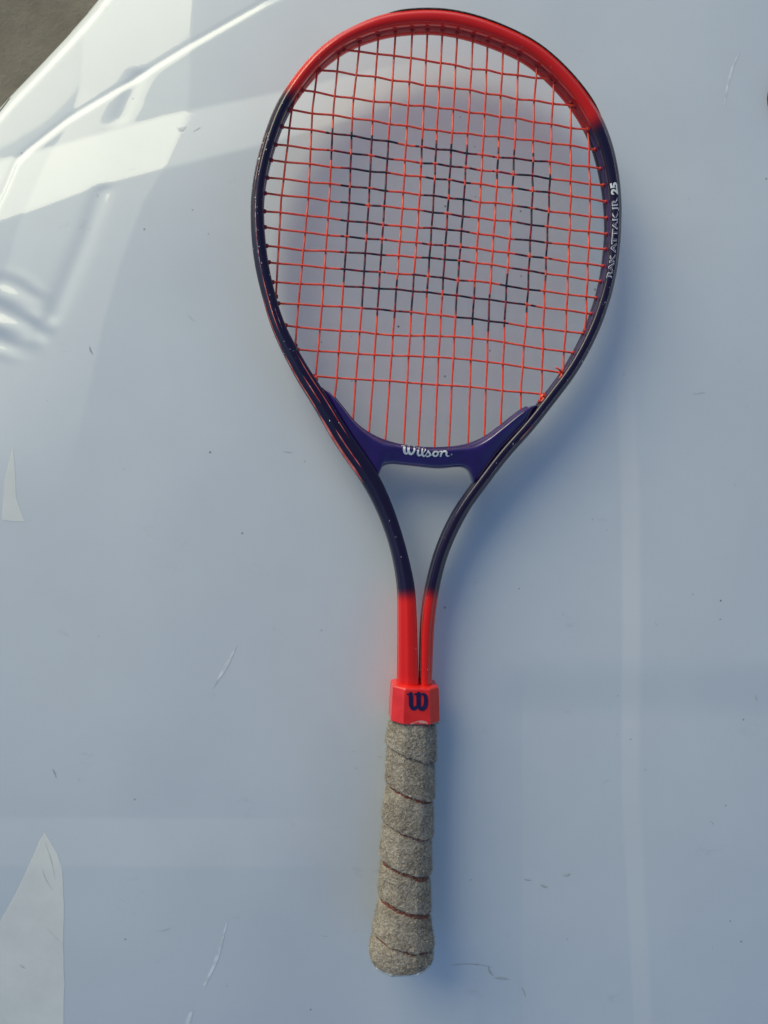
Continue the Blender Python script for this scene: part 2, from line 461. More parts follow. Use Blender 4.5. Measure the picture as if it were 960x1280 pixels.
def patch_on_hood(name, poly, material, lift=0.00012):
    # a pale sheet on the paint standing in for a bright reflection
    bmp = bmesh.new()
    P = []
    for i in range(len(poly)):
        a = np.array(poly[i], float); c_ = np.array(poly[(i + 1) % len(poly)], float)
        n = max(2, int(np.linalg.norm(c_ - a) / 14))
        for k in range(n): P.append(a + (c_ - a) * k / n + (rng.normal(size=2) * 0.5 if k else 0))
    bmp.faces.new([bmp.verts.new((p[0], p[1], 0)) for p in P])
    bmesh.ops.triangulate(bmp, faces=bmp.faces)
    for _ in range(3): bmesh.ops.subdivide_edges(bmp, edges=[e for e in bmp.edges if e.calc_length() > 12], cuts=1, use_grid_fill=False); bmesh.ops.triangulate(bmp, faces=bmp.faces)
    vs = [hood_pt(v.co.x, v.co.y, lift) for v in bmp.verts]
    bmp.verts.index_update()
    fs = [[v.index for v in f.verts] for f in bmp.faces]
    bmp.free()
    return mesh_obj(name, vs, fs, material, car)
m_reflection, nt, b = mat('painted_reflection', (0.7, 0.7, 0.68), 0.6)  # reflected brightness put into a pale colour
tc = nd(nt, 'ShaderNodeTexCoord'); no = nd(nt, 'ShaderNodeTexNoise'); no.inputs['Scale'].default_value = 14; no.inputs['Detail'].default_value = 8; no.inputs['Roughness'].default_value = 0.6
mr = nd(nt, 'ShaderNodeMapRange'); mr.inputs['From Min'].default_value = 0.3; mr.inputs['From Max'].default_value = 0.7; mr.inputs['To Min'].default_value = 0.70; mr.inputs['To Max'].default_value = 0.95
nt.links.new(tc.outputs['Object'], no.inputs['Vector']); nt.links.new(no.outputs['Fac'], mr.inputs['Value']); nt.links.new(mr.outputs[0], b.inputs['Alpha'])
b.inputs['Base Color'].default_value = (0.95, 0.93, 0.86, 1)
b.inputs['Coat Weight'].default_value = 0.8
patch_on_hood('reflection_patch', [(56, 1040), (63, 1052), (72, 1068), (78, 1088), (80, 1130), (79, 1180), (81, 1230), (80, 1290), (-10, 1290), (-10, 1166), (0, 1152), (18, 1120), (38, 1078), (50, 1050)], m_reflection)
patch_on_hood('reflection_patch', [(16, 560), (19, 590), (20, 622), (31, 652), (3, 650), (6, 600)], m_reflection)

# black round nozzle cap at the right edge of the frame
def lathe(name, prof, mtl, parent, seg=48, mtx=None):
    vs = []; fs = []
    for r_, z_ in prof:
        for k in range(seg):
            a = 2 * math.pi * k / seg
            vs.append((r_ * math.cos(a), r_ * math.sin(a), z_))
    for i in range(len(prof) - 1):
        for k in range(seg):
            fs.append((i * seg + k, i * seg + (k + 1) % seg, (i + 1) * seg + (k + 1) % seg, (i + 1) * seg + k))
    fs.append(tuple(range(seg))[::-1]); n0 = (len(prof) - 1) * seg
    fs.append(tuple(range(n0, n0 + seg)))
    o = mesh_obj(name, vs, fs, mtl, parent)
    if mtx is not None: o.matrix_local = mtx
    return o
c = hood_pt(978, 126)
nz = lathe('washer_nozzle', [(0.0125, -0.004), (0.0125, 0.002), (0.0115, 0.0042), (0.009, 0.0052), (0.004, 0.0055)], m_black, car, 48,
           Matrix.Translation(Vector(c)) @ Matrix.Diagonal((0.95, 1.35, 1, 1)))

# ------------------------------------------------------------------ ground
gv = [(-60, -60, -0.92), (60, -60, -0.92), (60, 60, -0.92), (-60, 60, -0.92)]
gr_o = mesh_obj('ground', gv, [(0, 1, 2, 3)], m_ground, smooth=False)
tag(gr_o, kind='structure')

# ------------------------------------------------------------------ the racket
racket = bpy.data.objects.new('tennis_racket', None); col.objects.link(racket)
racket.matrix_world = RMAT
tag(racket, 'red and navy tennis racket with worn cloth grip lying on the white bonnet', 'tennis racket')

OUT = [(497.5, 862), (498.3, 803), (498, 740), (495.8, 720), (490, 687.5), (474, 644), (452.5, 603), (421, 559), (393, 509), (375.8, 483), (356.9, 447.7), (340.6, 412.5), (327, 369),
       (317.6, 328.5), (313.5, 290.6), (313, 250), (315, 232), (320.3, 203), (330, 168), (343, 133), (358, 108), (381, 78.5), (403, 58.2), (435.4, 35.2),
       (473, 18), (516.7, 10.6), (540, 10.4), (572.5, 13.5), (605, 21.7), (637.5, 35.2), (670, 51.8), (702.5, 78.5), (729.6, 108.3), (748.6, 138), (764.8, 173.3), (773, 208.6),
       (777.5, 250), (777.3, 282.5), (772.4, 325.8), (763.5, 366.5), (748.6, 409.8), (729.6, 447.7), (713.3, 474), (689, 508), (665, 537.5), (637, 569), (612, 601.5), (590, 634),
       (571, 669), (557, 703), (549.4, 737.5), (543, 787), (540, 862)]
INN = [(520, 862), (518, 787), (516.3, 740), (513, 715), (510, 706), (499.4, 665.6), (487, 628), (470.9, 593), (455.6, 569.6), (435.7, 541), (413.4, 506), (400.5, 485), (389.4, 469.4), (370.4, 436.9), (354, 404.4),
       (344.7, 371.9), (336.6, 336.7), (331, 290.6), (330.3, 250), (332, 235), (336.5, 211), (346, 179), (359.6, 146), (376, 119), (397.5, 92), (422, 70.4), (451.7, 57.5),
       (489.6, 46.5), (530, 43.3), (560, 45), (599.6, 55.5), (632, 67.7), (661.9, 84), (689, 108.3), (713.3, 137), (729.6, 162.5), (741.8, 195), (750, 227.5),
       (753.8, 255), (755.3, 293.3), (752.6, 336.7), (747, 366.5), (735, 404.4), (721.5, 434), (702.5, 466.7), (678, 496.5), (652.5, 530), (634, 550), (618, 568), (604.4, 586), (591.8, 602.3), (571, 628),
       (555.6, 656), (543, 687.5), (533.8, 722), (528, 745), (524, 787), (522.8, 862)]
HD = 0.0080                                                # half depth of the tube
out_l = catmull([loc(x, y, 0.0045) for x, y in OUT], 1500)
inn_l = catmull([loc(x, y, -0.0062) for x, y in INN], 3000)
NP = 520
sel = np.linspace(0, len(out_l) - 1, NP).astype(int)
cen = []; hw = []
for i in sel:
    p = out_l[i]
    j = np.argmin(((inn_l - p) ** 2).sum(1))
    cen.append((p + inn_l[j]) / 2); hw.append(np.linalg.norm(p - inn_l[j]) / 2)
cen = np.array(cen); hw = np.array(hw)
cen = smooth_arr(cen, 15); hw = smooth_arr(hw[:, None], 41)[:, 0]
hw = np.clip(hw, 0.0038, 0.0068)
cen = np.vstack([cen])
arc = np.concatenate([[0], np.cumsum(np.linalg.norm(np.diff(cen, axis=0), axis=1))])
tang = np.gradient(cen, axis=0); tang /= np.linalg.norm(tang, axis=1)[:, None]
norm_o = np.stack([-tang[:, 1], tang[:, 0]], 1)           # outward (path runs up the left side and over)
print('half width mm', hw.min() * 1000, hw.max() * 1000, 'length', arc[-1])

# profile: (across, height) in units of half width / metres; +across is outward
PROF = [(-0.70, -1.0), (-0.93, -0.93), (-1.0, -0.80), (-1.0, -0.42), (-0.88, -0.34), (-0.88, 0.30), (-1.02, 0.38), (-1.05, 0.72), (-1.0, 0.90), (-0.85, 0.99), (-0.40, 1.03),
        (-0.10, 1.03), (0.08, 1.0), (0.15, 0.975), (0.22, 0.92), (0.60, 0.78), (0.90, 0.62), (1.0, 0.46), (1.0, 0.22), (0.88, 0.14), (0.88, -0.20), (1.0, -0.28), (1.0, -0.5), (0.92, -0.68), (0.6, -0.92), (0.3, -1.0), (-0.2, -1.02)]
def prof_pt(i, a, h, depth=HD, grow=0.0):
    p = cen[i] + norm_o[i] * a * (hw[i] + grow)
    return (p[0], p[1], h * (depth + grow))
def at_s(s):
    return np.interp(s, arc, np.arange(NP))
def prof_pt_f(fi, a, h):
    i = int(min(max(math.floor(fi), 0), NP - 2)); t = fi - i
    A = np.array(prof_pt(i, a, h)); B = np.array(prof_pt(i + 1, a, h))
    return A * (1 - t) + B * t
def top_h(a):
    """height fraction of the upper surface at across a"""
    up = [(x, y) for x, y in PROF if y > 0.2]
    up = sorted([(-1.05, 0.72), (-1.0, 0.90), (-0.85, 0.99), (-0.40, 1.03), (-0.10, 1.03), (0.08, 1.0), (0.15, 0.975), (0.22, 0.92), (0.60, 0.78), (0.90, 0.62), (1.0, 0.46)])
    return float(np.interp(a, [u[0] for u in up], [u[1] for u in up]))

# where the paint changes: nearest point on the path to a photo pixel
def path_i(px, py):
    q = np.array(loc(px, py, 0.004))
    return int(np.argmin(((cen - q) ** 2).sum(1)))
iL = path_i(362, 118); iR = path_i(742, 160); iLA = path_i(507, 742); iRA = path_i(538, 742)
redness = np.zeros(NP)
for i in range(NP):
    s = arc[i]
    v = smoothstep(s, arc[iL] - 0.006, arc[iL] + 0.008) * (1 - smoothstep(s, arc[iR] - 0.008, arc[iR] + 0.007))
    v = max(v, 1 - smoothstep(s, arc[iLA] - 0.006, arc[iLA] + 0.006), smoothstep(s, arc[iRA] - 0.006, arc[iRA] + 0.006))
    redness[i] = v
def paint_col(t):
    return NAVY * (1 - t) ** 1.4 + RED * t ** 1.6

vs = []; fs = []; cols = []
K_ = len(PROF)
for i in range(NP):
    for a, h in PROF:
        vs.append(prof_pt(i, a, h)); cols.append((*paint_col(redness[i]), 1))
for i in range(NP - 1):
    for k in range(K_):
        k2 = (k + 1) % K_
        fs.append((i * K_ + k, i * K_ + k2, (i + 1) * K_ + k2, (i + 1) * K_ + k))
fs.append(tuple(range(K_))); fs.append(tuple(range((NP - 1) * K_, NP * K_))[::-1])
frame = mesh_obj('frame', vs, fs, m_frame, racket)
ca = frame.data.color_attributes.new('paint', 'FLOAT_COLOR', 'POINT')
ca.data.foreach_set('color', np.array(cols, np.float32).ravel())
frame.data.color_attributes.active_color = ca
bm = bmesh.new(); bm.from_mesh(frame.data); bmesh.ops.recalc_face_normals(bm, faces=bm.faces); bm.to_mesh(frame.data); bm.free()

def strip_along(name, i0, i1, a0, a1, mtl, parent, lift=0.00012, hfun=top_h, taper=True, seg=None):
    vs = []; fs = []
    n = i1 - i0 + 1
    for q, i in enumerate(range(i0, i1 + 1)):
        t = q / max(n - 1, 1)
        f = min(1, 6 * t, 6 * (1 - t)) if taper else 1
        m = (a0 + a1) / 2; d = (a1 - a0) / 2 * max(f, 0.05)
        for k in range(3):
            a = m + d * (k - 1)
            p = prof_pt(i, a, hfun(a), grow=lift)
            vs.append(p)
    for q in range(n - 1):
        for k in range(2):
            fs.append((q * 3 + k, q * 3 + k + 1, q * 3 + k + 4, q * 3 + k + 3))
    return mesh_obj(name, vs, fs, mtl, parent)

def pin(p0, p1, a0, a1, mtl=None, name='pinstripe'):
    i0, i1 = sorted((path_i(*p0), path_i(*p1)))
    strip_along(name, i0, i1, a0, a1, mtl or m_pin, frame)
# worn red pinstripes down the left side
pin((330, 369), (356, 440), 0.80, 0.88)
pin((356, 440), (400, 520), 0.78, 0.90)
pin((400, 515), (458, 600), 0.74, 0.97)
pin((318, 235), (328, 345), 0.12, 0.22, m_pink)
pin((328, 345), (352, 415), 0.12, 0.22)
pin((380, 470), (402, 505), 0.05, 0.16, m_pin)
pin((340, 385), (356, 412), -0.42, -0.34, m_pink)
pin((368, 440), (440, 545), -0.62, -0.53)
pin((418, 535), (456, 585), 0.10, 0.20)
pin((326, 160), (318, 235), 0.42, 0.50, m_pink)
# ridge highlight painted as pale strips on the right side and arms
pin((742, 130), (778, 240), 0.12, 0.20, m_pink, 'ridge_highlight')
pin((778, 240), (700, 490), 0.12, 0.19, m_pink, 'ridge_highlight')
pin((700, 490), (600, 610), 0.12, 0.19, m_pink, 'ridge_highlight')
pin((655, 525), (640, 545), 0.05, 0.30, m_pin, 'paint_chip')
# chipped paint flecks
fl_v = []; fl_f = []
def fleck(px, py, r_, a=None):
    r_ = r_ * 0.55
    i = path_i(px, py)
    q = np.array(loc(px, py, 0.006)); aa = float(np.clip((q - cen[i]) @ norm_o[i] / hw[i], -0.9, 0.95)) if a is None else a
    b0 = len(fl_v); n = 7
    for k in range(n):
        th = 2 * math.pi * k / n; rr = r_ * random.uniform(0.5, 1.2)
        fi = i + rr * 1.6 * math.cos(th) / (arc[-1] / NP); a2 = max(-0.95, min(0.97, aa + rr * math.sin(th) / hw[i]))
        p = prof_pt_f(fi, a2, top_h(a2)); fl_v.append((p[0], p[1], p[2] + 0.00022))
    fl_f.append(tuple(range(b0, b0 + n)))
for (x, y, r_) in ((324, 199, .0009), (332, 192, .0007), (328, 179, .0006), (318, 221, .0004), (319, 248, .0005), (320, 262, .0004), (324, 310, .0005), (340, 345, .0004), (363, 438, .0004),
                   (727, 453, .0008), (735, 440, .0005), (486, 649, .0005), (501, 696, .0005), (534, 833, .0005), (412, 526, .0006), (424, 530, .0004), (764, 260, .0003), (640, 555, .0005), (620, 578, .0004)):
    fleck(x, y, r_)
for _ in range(34):
    i = random.randint(path_i(395, 510), path_i(345, 130)) if random.random() < .5 else random.randint(path_i(778, 250), path_i(600, 610))
    p = cen[i]; 
    a = random.choice([0.16, 0.9, 0.16, -0.1]) + random.uniform(-.08, .05)
    b0 = len(fl_v); rr = random.uniform(.0001, .00022)
    for k in range(5):
        th = 2 * math.pi * k / 5
        a2 = a + rr * math.sin(th) / hw[i]; a2 = min(a2, .97)
        q = prof_pt_f(i + rr * 2.5 * math.cos(th) / (arc[-1] / NP), a2, top_h(a2)); fl_v.append((q[0], q[1], q[2] + 0.0002))
    fl_f.append(tuple(range(b0, b0 + 5)))
o = mesh_obj('paint_chips', fl_v, fl_f, m_white, racket, smooth=False); o['kind'] = 'stuff'

# bumper guard round the tip
i0, i1 = path_i(450, 28), path_i(768, 178)
gp = [(0.72, 0.76), (0.90, 0.70), (1.08, 0.54), (1.16, 0.2), (1.16, -0.3), (1.08, -0.62), (0.9, -0.74)]
vs = []; fs = []
for q, i in enumerate(range(i0, i1 + 1)):
    t = q / (i1 - i0); f = smoothstep(min(t, 1 - t), 0, 0.16)
    for a, h in gp:
        a2 = a * f + 0.88 * (1 - f)
        vs.append(prof_pt(i, a2, h * f + h * 0.55 * (1 - f)))
for q in range(i1 - i0):
    for k in range(len(gp) - 1):
        b0 = q * len(gp) + k
        fs.append((b0, b0 + 1, b0 + len(gp) + 1, b0 + len(gp)))
bump = mesh_obj('bumper_guard', vs, fs, m_black, racket)
sol = bump.modifiers.new('t', 'SOLIDIFY'); sol.thickness = 0.0004; sol.offset = 0

# grommet strip inside the head
def grommet(name, ia, ib, mtl):
    gp = [(-0.86, -0.32), (-1.03, -0.26), (-1.06, -0.18), (-1.06, 0.14), (-1.03, 0.22), (-0.86, 0.28)]
    vs = []; fs = []
    for i in range(ia, ib + 1):
        for a, h in gp: vs.append(prof_pt(i, a, h))
    for q in range(ib - ia):
        for k in range(len(gp) - 1):
            b0 = q * len(gp) + k
            fs.append((b0, b0 + len(gp), b0 + len(gp) + 1, b0 + 1))
    mesh_obj(name, vs, fs, mtl, racket)
jL, jR = path_i(398, 478), path_i(683, 500)
iLg, iRg = iL, iR
grommet('grommet_strip', jL, iLg, m_grommet_n); grommet('grommet_strip', iLg, iRg, m_grommet); grommet('grommet_strip', iRg, jR, m_grommet_n)

# ------------------------------------------------------------------ strings
MAINS = [
 [(371.8, 119), (365, 135), (351.5, 250), (344.7, 376)],
 [(398, 81), (390.7, 135), (385.3, 250), (372.6, 385.4), (369, 436)],
 [(424, 64), (417, 135), (411.6, 250), (402.4, 385.4), (394.3, 475)],
 [(450.3, 50), (440.8, 135), (436.8, 250), (427.3, 385.4), (420.5, 480), (418, 497)],
 [(473.4, 42), (466.6, 135), (461.2, 250), (452.2, 385.4), (444.4, 480), (441.6, 523)],
 [(495, 35), (488.2, 135), (481, 250), (472, 385.4), (465.8, 480), (461.5, 538)],
 [(516, 31), (510, 135), (503.7, 250), (493.7, 385.4), (487, 480), (481.9, 548)],
 [(534.8, 31), (529.7, 135), (524.3, 250), (514.5, 385.4), (508.8, 480), (504.7, 556)],
 [(553.6, 32), (547.5, 135), (542, 250), (532.4, 385.4), (527, 480), (522.5, 560)],
 [(572, 36), (567, 135), (560.5, 250), (551.7, 385.4), (546.5, 480), (543, 562)],
 [(591.5, 40), (586.6, 135), (579.8, 250), (569.8, 385.4), (565, 480), (561, 561)],
 [(609.8, 45), (606.4, 135), (600, 250), (591.5, 385.4), (587.4, 480), (585, 557)],
 [(629.4, 50), (625.3, 135), (620, 250), (611.2, 385.4), (607.7, 480), (605.3, 549)],
 [(648.9, 59), (645.6, 135), (640, 250), (631.5, 385.4), (628, 480), (625.5, 535)],
 [(671.4, 75), (667.3, 135), (665.4, 250), (658.7, 385.4), (651.6, 480), (650.6, 517)],
 [(693, 94), (690.3, 135), (686.3, 250), (679.8, 385.4), (677.3, 480), (675, 500)],
 [(714.7, 117), (713.3, 150), (713.3, 250), (708.5, 385.4), (703.5, 466)],
 [(735, 152), (737.7, 250), (732.8, 385.4), (731, 420)],
]
CROSS = [
 [(426, 61.5), (448.8, 65.3), (473.3, 67), (493, 70.7), (516, 72), (534, 77), (554.6, 78.5), (572, 83), (610, 88.5), (648, 95), (682, 98)],
 [(390, 86), (446.3, 93.4), (511, 103), (549, 109), (570, 110), (610, 117), (650, 124), (690, 129), (714, 132.5)],
 [(375, 112.5), (443.6, 123.8), (511, 131.4), (549, 134.6), (606, 143), (650, 149), (690, 156), (735, 162.8)],
 [(356, 137), (440.8, 147.6), (547.8, 163.9), (643, 173.3), (689, 178.8), (750, 187.6)],
 [(350, 158), (416.5, 166.6), (486.9, 177.4), (526, 184), (560, 187.7), (603.7, 194.2), (644.3, 198.5), (687.6, 202.6), (736, 209), (757, 212)],
 [(343, 180.7), (436.8, 191), (505.8, 201), (560, 207), (582, 210), (621, 215), (666, 220), (713.3, 227), (758, 232)],
 [(338, 200), (435, 210.7), (560, 225), (581, 228), (620, 233), (664.6, 238), (713.3, 244.6), (762, 253.3)],
 [(333, 222), (435.4, 232.4), (504.5, 241), (560, 247), (601, 252.7), (640, 256), (665, 260.8), (713, 267.6), (763, 273)],
 [(331, 241.5), (381, 247), (435.4, 254), (503.7, 260.3), (560, 267.6), (599.6, 273), (638.9, 277), (685, 283.9), (763.5, 293.4)],
 [(329, 264), (381, 269), (432.7, 275.7), (500.4, 283), (558.7, 286.6), (598, 292), (637.5, 298.2), (682, 302.8), (762, 312.4)],
 [(329, 283.6), (380, 290.6), (432.7, 296), (499, 301.5), (558.7, 307.4), (575, 308), (615.8, 313.7), (660.5, 319.9), (710.6, 327), (760, 333.5)],
 [(330, 307), (378.5, 312.8), (431.4, 315), (497.7, 319.9), (553.5, 323.7), (595.5, 328.5), (634.8, 334), (660.5, 338.6), (710.6, 346), (756, 352.6)],
 [(333, 327.5), (428.7, 336.7), (496.4, 342), (534.3, 344.8), (572.5, 350.2), (613, 353), (633.4, 357.8), (680.8, 364.3), (709.3, 367.8), (750, 373.3)],
 [(339, 352.6), (427.3, 357.5), (496.4, 361.9), (552, 367.3), (592.8, 372.4), (632, 377.3), (678, 384), (744, 392.8)],
 [(345, 379), (401.6, 382.2), (451.7, 384.9), (514, 390.3), (552, 394.4), (591.5, 398.4), (630.7, 403.8), (679.5, 411), (706.6, 413.9), (732, 417.3)],
 [(356, 406.5), (400, 412), (449, 414.7), (489.6, 419.3), (549, 420), (590, 422.5), (629.4, 427.4), (656.5, 432.8), (721, 441.8)],
 [(369, 436.8), (423.2, 440.4), (468, 443.7), (527.5, 445.6), (567, 447.7), (610.4, 452.3), (653.8, 458.6), (678, 462.6), (705, 466)],
 [(391, 470), (443.6, 474), (486.9, 476.2), (530, 480), (588.8, 483.5), (628, 488.4), (676.8, 492.4), (683, 494)],
]
def main_x(k, y):
    P = np.array(MAINS[k]); return float(np.interp(y, P[:, 1], P[:, 0]))
def cross_y(k, x):
    P = np.array(CROSS[k]); return float(np.interp(x, P[:, 0], P[:, 1]))
WP = [[(407, 158), (498, 174), (497, 192), (489, 205), (483, 345), (520, 352), (515, 394), (500, 400), (465, 396), (440, 375), (424, 345), (426, 207), (407, 200)],
      [(518, 172), (598, 182), (596, 215), (590, 230), (586, 352), (600, 362), (600, 404), (572, 400), (560, 378), (535, 372), (515, 394), (500, 352), (526, 335), (530, 215), (518, 200)],
      [(614, 184), (640, 186), (684, 196), (688, 220), (690, 330), (682, 350), (670, 385), (640, 402), (618, 418), (585, 405), (585, 365), (610, 368), (625, 355), (642, 330), (645, 235), (614, 222)]]
def in_poly(x, y, P):
    c = False; j = len(P) - 1
    for i in range(len(P)):
        if (P[i][1] > y) != (P[j][1] > y) and x < (P[j][0] - P[i][0]) * (y - P[i][1]) / (P[j][1] - P[i][1]) + P[i][0]: c = not c
        j = i
    return c
def inked(x, y): return any(in_poly(x, y, P) for P in WP)

SR = 0.00068
def tube(path, rad, seg=7, closed_ends=True):
    P = np.array(path, float); n = len(P)
    T = np.gradient(P, axis=0); T /= np.linalg.norm(T, axis=1)[:, None]
    up = np.array([0, 0, 1.0]); vs = []; fs = []
    rad = np.broadcast_to(rad, (n,))
    for i in range(n):
        s = np.cross(T[i], up); s /= (np.linalg.norm(s) + 1e-12); u = np.cross(s, T[i])
        for k in range(seg):
            a = 2 * math.pi * k / seg
            vs.append(P[i] + rad[i] * (math.cos(a) * s + math.sin(a) * u))
    for i in range(n - 1):
        for k in range(seg):
            fs.append((i * seg + k, (i + 1) * seg + k, (i + 1) * seg + (k + 1) % seg, i * seg + (k + 1) % seg))
    if closed_ends:
        fs.append(tuple(range(seg))); fs.append(tuple(range((n - 1) * seg, n * seg))[::-1])
    return vs, fs

def string(pts_px, over_at, extend=0.0035):
    """over_at: list of (parameter pixel pos along major axis, +1/-1)"""
    P = np.array(pts_px, float)
    L = np.concatenate([[0], np.cumsum(np.linalg.norm(np.diff(P, axis=0), axis=1))])
    step = 2.2
    n = int(L[-1] / step)
    t = np.linspace(0, L[-1], n)
    Q = np.stack([np.interp(t, L, P[:, 0]), np.interp(t, L, P[:, 1])], 1)
    Q = smooth_arr(Q, 5)
    axis_ = 0 if abs(P[-1, 0] - P[0, 0]) > abs(P[-1, 1] - P[0, 1]) else 1
    ks = [-1e3] + [o[0] for o in over_at] + [1e4]; vv = [0] + [o[1] for o in over_at] + [0]
    ws = []
    for q in Q:
        c_ = q[axis_]; j = np.searchsorted(ks, c_) - 1; j = max(0, min(j, len(ks) - 2))
        a, b_ = ks[j], ks[j + 1]
        if j == 0: a = b_ - 20
        if j == len(ks) - 2: b_ = a + 20
        f = min(max((c_ - a) / (b_ - a), 0), 1); f = f * f * (3 - 2 * f)
        ws.append((vv[j] * (1 - f) + vv[j + 1] * f) * SR * 0.95)
    pts = [(*loc(q[0], q[1], 0), w_) for q, w_ in zip(Q, ws)]
    a = np.array(pts[0]); d = a - np.array(pts[2]); d /= np.linalg.norm(d)
    b2 = np.array(pts[-1]); e_ = b2 - np.array(pts[-3]); e_ /= np.linalg.norm(e_)
    pts = [tuple(a + d * extend)] + pts + [tuple(b2 + e_ * extend)]
    xp = [o[0] for o in over_at if random.random() < 0.35]
    flags = [inked(q[0], q[1]) and not any(abs(q[axis_] - c_) < 2.4 for c_ in xp) for q in Q]; flags = [flags[0]] + flags + [flags[-1]]
    vs, fs = tube(pts, SR)
    o = mesh_obj('string', vs, fs, m_string, racket)
    o.data.materials.append(m_ink)
    for i in range(len(pts) - 1):
        if flags[i] and flags[i + 1]:
            for k in range(7): o.data.polygons[i * 7 + k].material_index = 1
    return o

def end_fix(p, q):
    return p
for k in range(len(MAINS)):
    ov = []
    for c_ in range(len(CROSS)):
        P = MAINS[k]
        y = 0.5 * (P[0][1] + P[-1][1])
        for _ in range(6): y = cross_y(c_, main_x(k, y))
        x = main_x(k, y)
        if P[0][1] < y < P[-1][1] and CROSS[c_][0][0] - 3 < x < CROSS[c_][-1][0] + 3:
            ov.append((y, 1 if (k + c_) % 2 == 0 else -1))
    ov.sort()
    string(MAINS[k], ov)
for c_ in range(len(CROSS)):
    ov = []
    for k in range(len(MAINS)):
        y = CROSS[c_][0][1]
        for _ in range(6): y = cross_y(c_, main_x(k, y))
        x = main_x(k, y)
        if MAINS[k][0][1] - 3 < y < MAINS[k][-1][1] + 3:
            ov.append((x, -1 if (k + c_) % 2 == 0 else 1))
    ov.sort()
    string(CROSS[c_], ov)

# grommet barrels where the strings enter the frame
gv_ = []; gf_ = []; gm = []
def barrel(p_px, q_px):
    a = np.array([*loc(*p_px, 0), 0.0]); b_ = np.array([*loc(*q_px, 0), 0.0])
    d = (b_ - a) / np.linalg.norm(b_ - a)
    i = int(np.argmin(((cen - a[:2]) ** 2).sum(1)))
    # point where the string meets the inner wall
    off = (a[:2] - cen[i]) @ norm_o[i]
    need = -hw[i] * 1.03 - off
    proj = d[:2] @ norm_o[i]
    t = need / proj if abs(proj) > 0.25 else 0
    c0 = a + d * np.clip(t, -0.006, 0.006)
    v, f = tube([c0 - d * 0.001, c0 + d * 0.0010, c0 + d * 0.0016], [0.0014, 0.0014, 0.0010], 8)
    b0 = len(gv_)
    gv_.extend(v); gf_.extend([tuple(x + b0 for x in ff) for ff in f])
    red = 1 if redness[i] > 0.5 else 0
    gm.extend([red] * len(f))
for S in MAINS + CROSS:
    barrel(S[0], S[1]); barrel(S[-1], S[-2])
o = mesh_obj('grommet_barrels', gv_, gf_, m_grommet, racket); o['kind'] = 'stuff'

# knots with loose ends near the lower right of the string bed
def knot(px, py, tails):
    c0 = np.array([*loc(px, py, 0), 0.0012])
    path = []
    for t in np.linspace(0, 2 * math.pi * 2.2, 40):
        path.append(c0 + np.array([0.0013 * math.cos(t), 0.0011 * math.sin(t * 1.3), 0.0010 * math.sin(t * 0.7)]))
    v, f = tube(path, 0.0007, 6)
    for tl in tails:
        e_ = np.array([*loc(*tl, 0.003), 0.003])
        m_ = (c0 + e_) / 2 + np.array([0.0006, 0, 0.001])
        v2, f2 = tube(catmull([c0, m_, e_], 8), 0.00065, 6)
        b0 = len(v); v = v + v2; f = f + [tuple(x + b0 for x in ff) for ff in f2]
    mesh_obj('string_knot', v, f, m_string, racket)
knot(700.5, 466, [(694, 459), (699, 473)])
knot(678, 496, [(676, 502)])
knot(394, 474, [])

# ------------------------------------------------------------------ throat bridge
UP = [(401.5, 484.5), (405, 485.5), (412, 490.6), (427.5, 509), (446, 531), (468, 546), (493, 555), (521, 559.5), (546, 560.5), (577.5, 557.5), (602.5, 548), (624, 533), (643, 518), (655, 510.5), (665, 507), (671, 508)]
LO = [(399, 487), (404, 498), (413, 512), (430, 539), (450, 567), (463, 588), (470, 599), (474, 590), (478, 583.5), (487, 580.5), (502, 581.5), (521, 583.5), (546, 586), (565, 584.5), (577, 584.5), (584.5, 589), (588, 597), (591.5, 606),
      (600, 597), (618, 571), (636, 551), (655, 532), (668, 514), (672, 509)]
nU = 120
upl = catmull([loc(x, y, -0.002) for x, y in UP], nU)
lol = catmull([loc(x, y, -0.002) for x, y in LO], 600)
# pair each upper point with a lower point: blend of equal-arc pairing
tt = np.linspace(0, 1, nU)
mapt = tt
lo_s = lol[(mapt * 599).astype(int)]
BP = []
BPROF = [(1, 0), (1.0, .22), (.97, .46), (.91, .70), (.84, .88), (.76, .97), (.66, 1.0), (.5, .99), (.3, .95), (.05, .88), (-.2, .81), (-.45, .75), (-.68, .68), (-.85, .57), (-.95, .38), (-1, .15), (-1, -.1), (-.93, -.5), (-.75, -.75), (-.3, -.85), (.3, -.85), (.75, -.8), (.95, -.5), (1, -.2)]
NA = len(BPROF)
vs = []; fs = []
for i in range(nU):
    a = upl[i]; c_ = lo_s[i]
    endf = min(1, (min(i, nU - 1 - i) + 0.6) / 9) ** 0.5
    wide = np.linalg.norm(a - c_)
    for k in range(NA):
        cx_, sy_ = BPROF[k]
        p = (a + c_) / 2 + (a - c_) / 2 * cx_
        vs.append((p[0], p[1], 0.0078 * sy_ * endf - 0.0004))
for i in range(nU - 1):
    for k in range(NA):
        k2 = (k + 1) % NA
        fs.append((i * NA + k, (i + 1) * NA + k, (i + 1) * NA + k2, i * NA + k2))
fs.append(tuple(range(NA))); fs.append(tuple(range((nU - 1) * NA, nU * NA))[::-1])
bridge = mesh_obj('throat_bridge', vs, fs, m_bridge, racket)
bm = bmesh.new(); bm.from_mesh(bridge.data); bmesh.ops.recalc_face_normals(bm, faces=bm.faces); bm.to_mesh(bridge.data); bm.free()
sub = bridge.modifiers.new('s', 'SUBSURF'); sub.levels = 1; sub.render_levels = 1

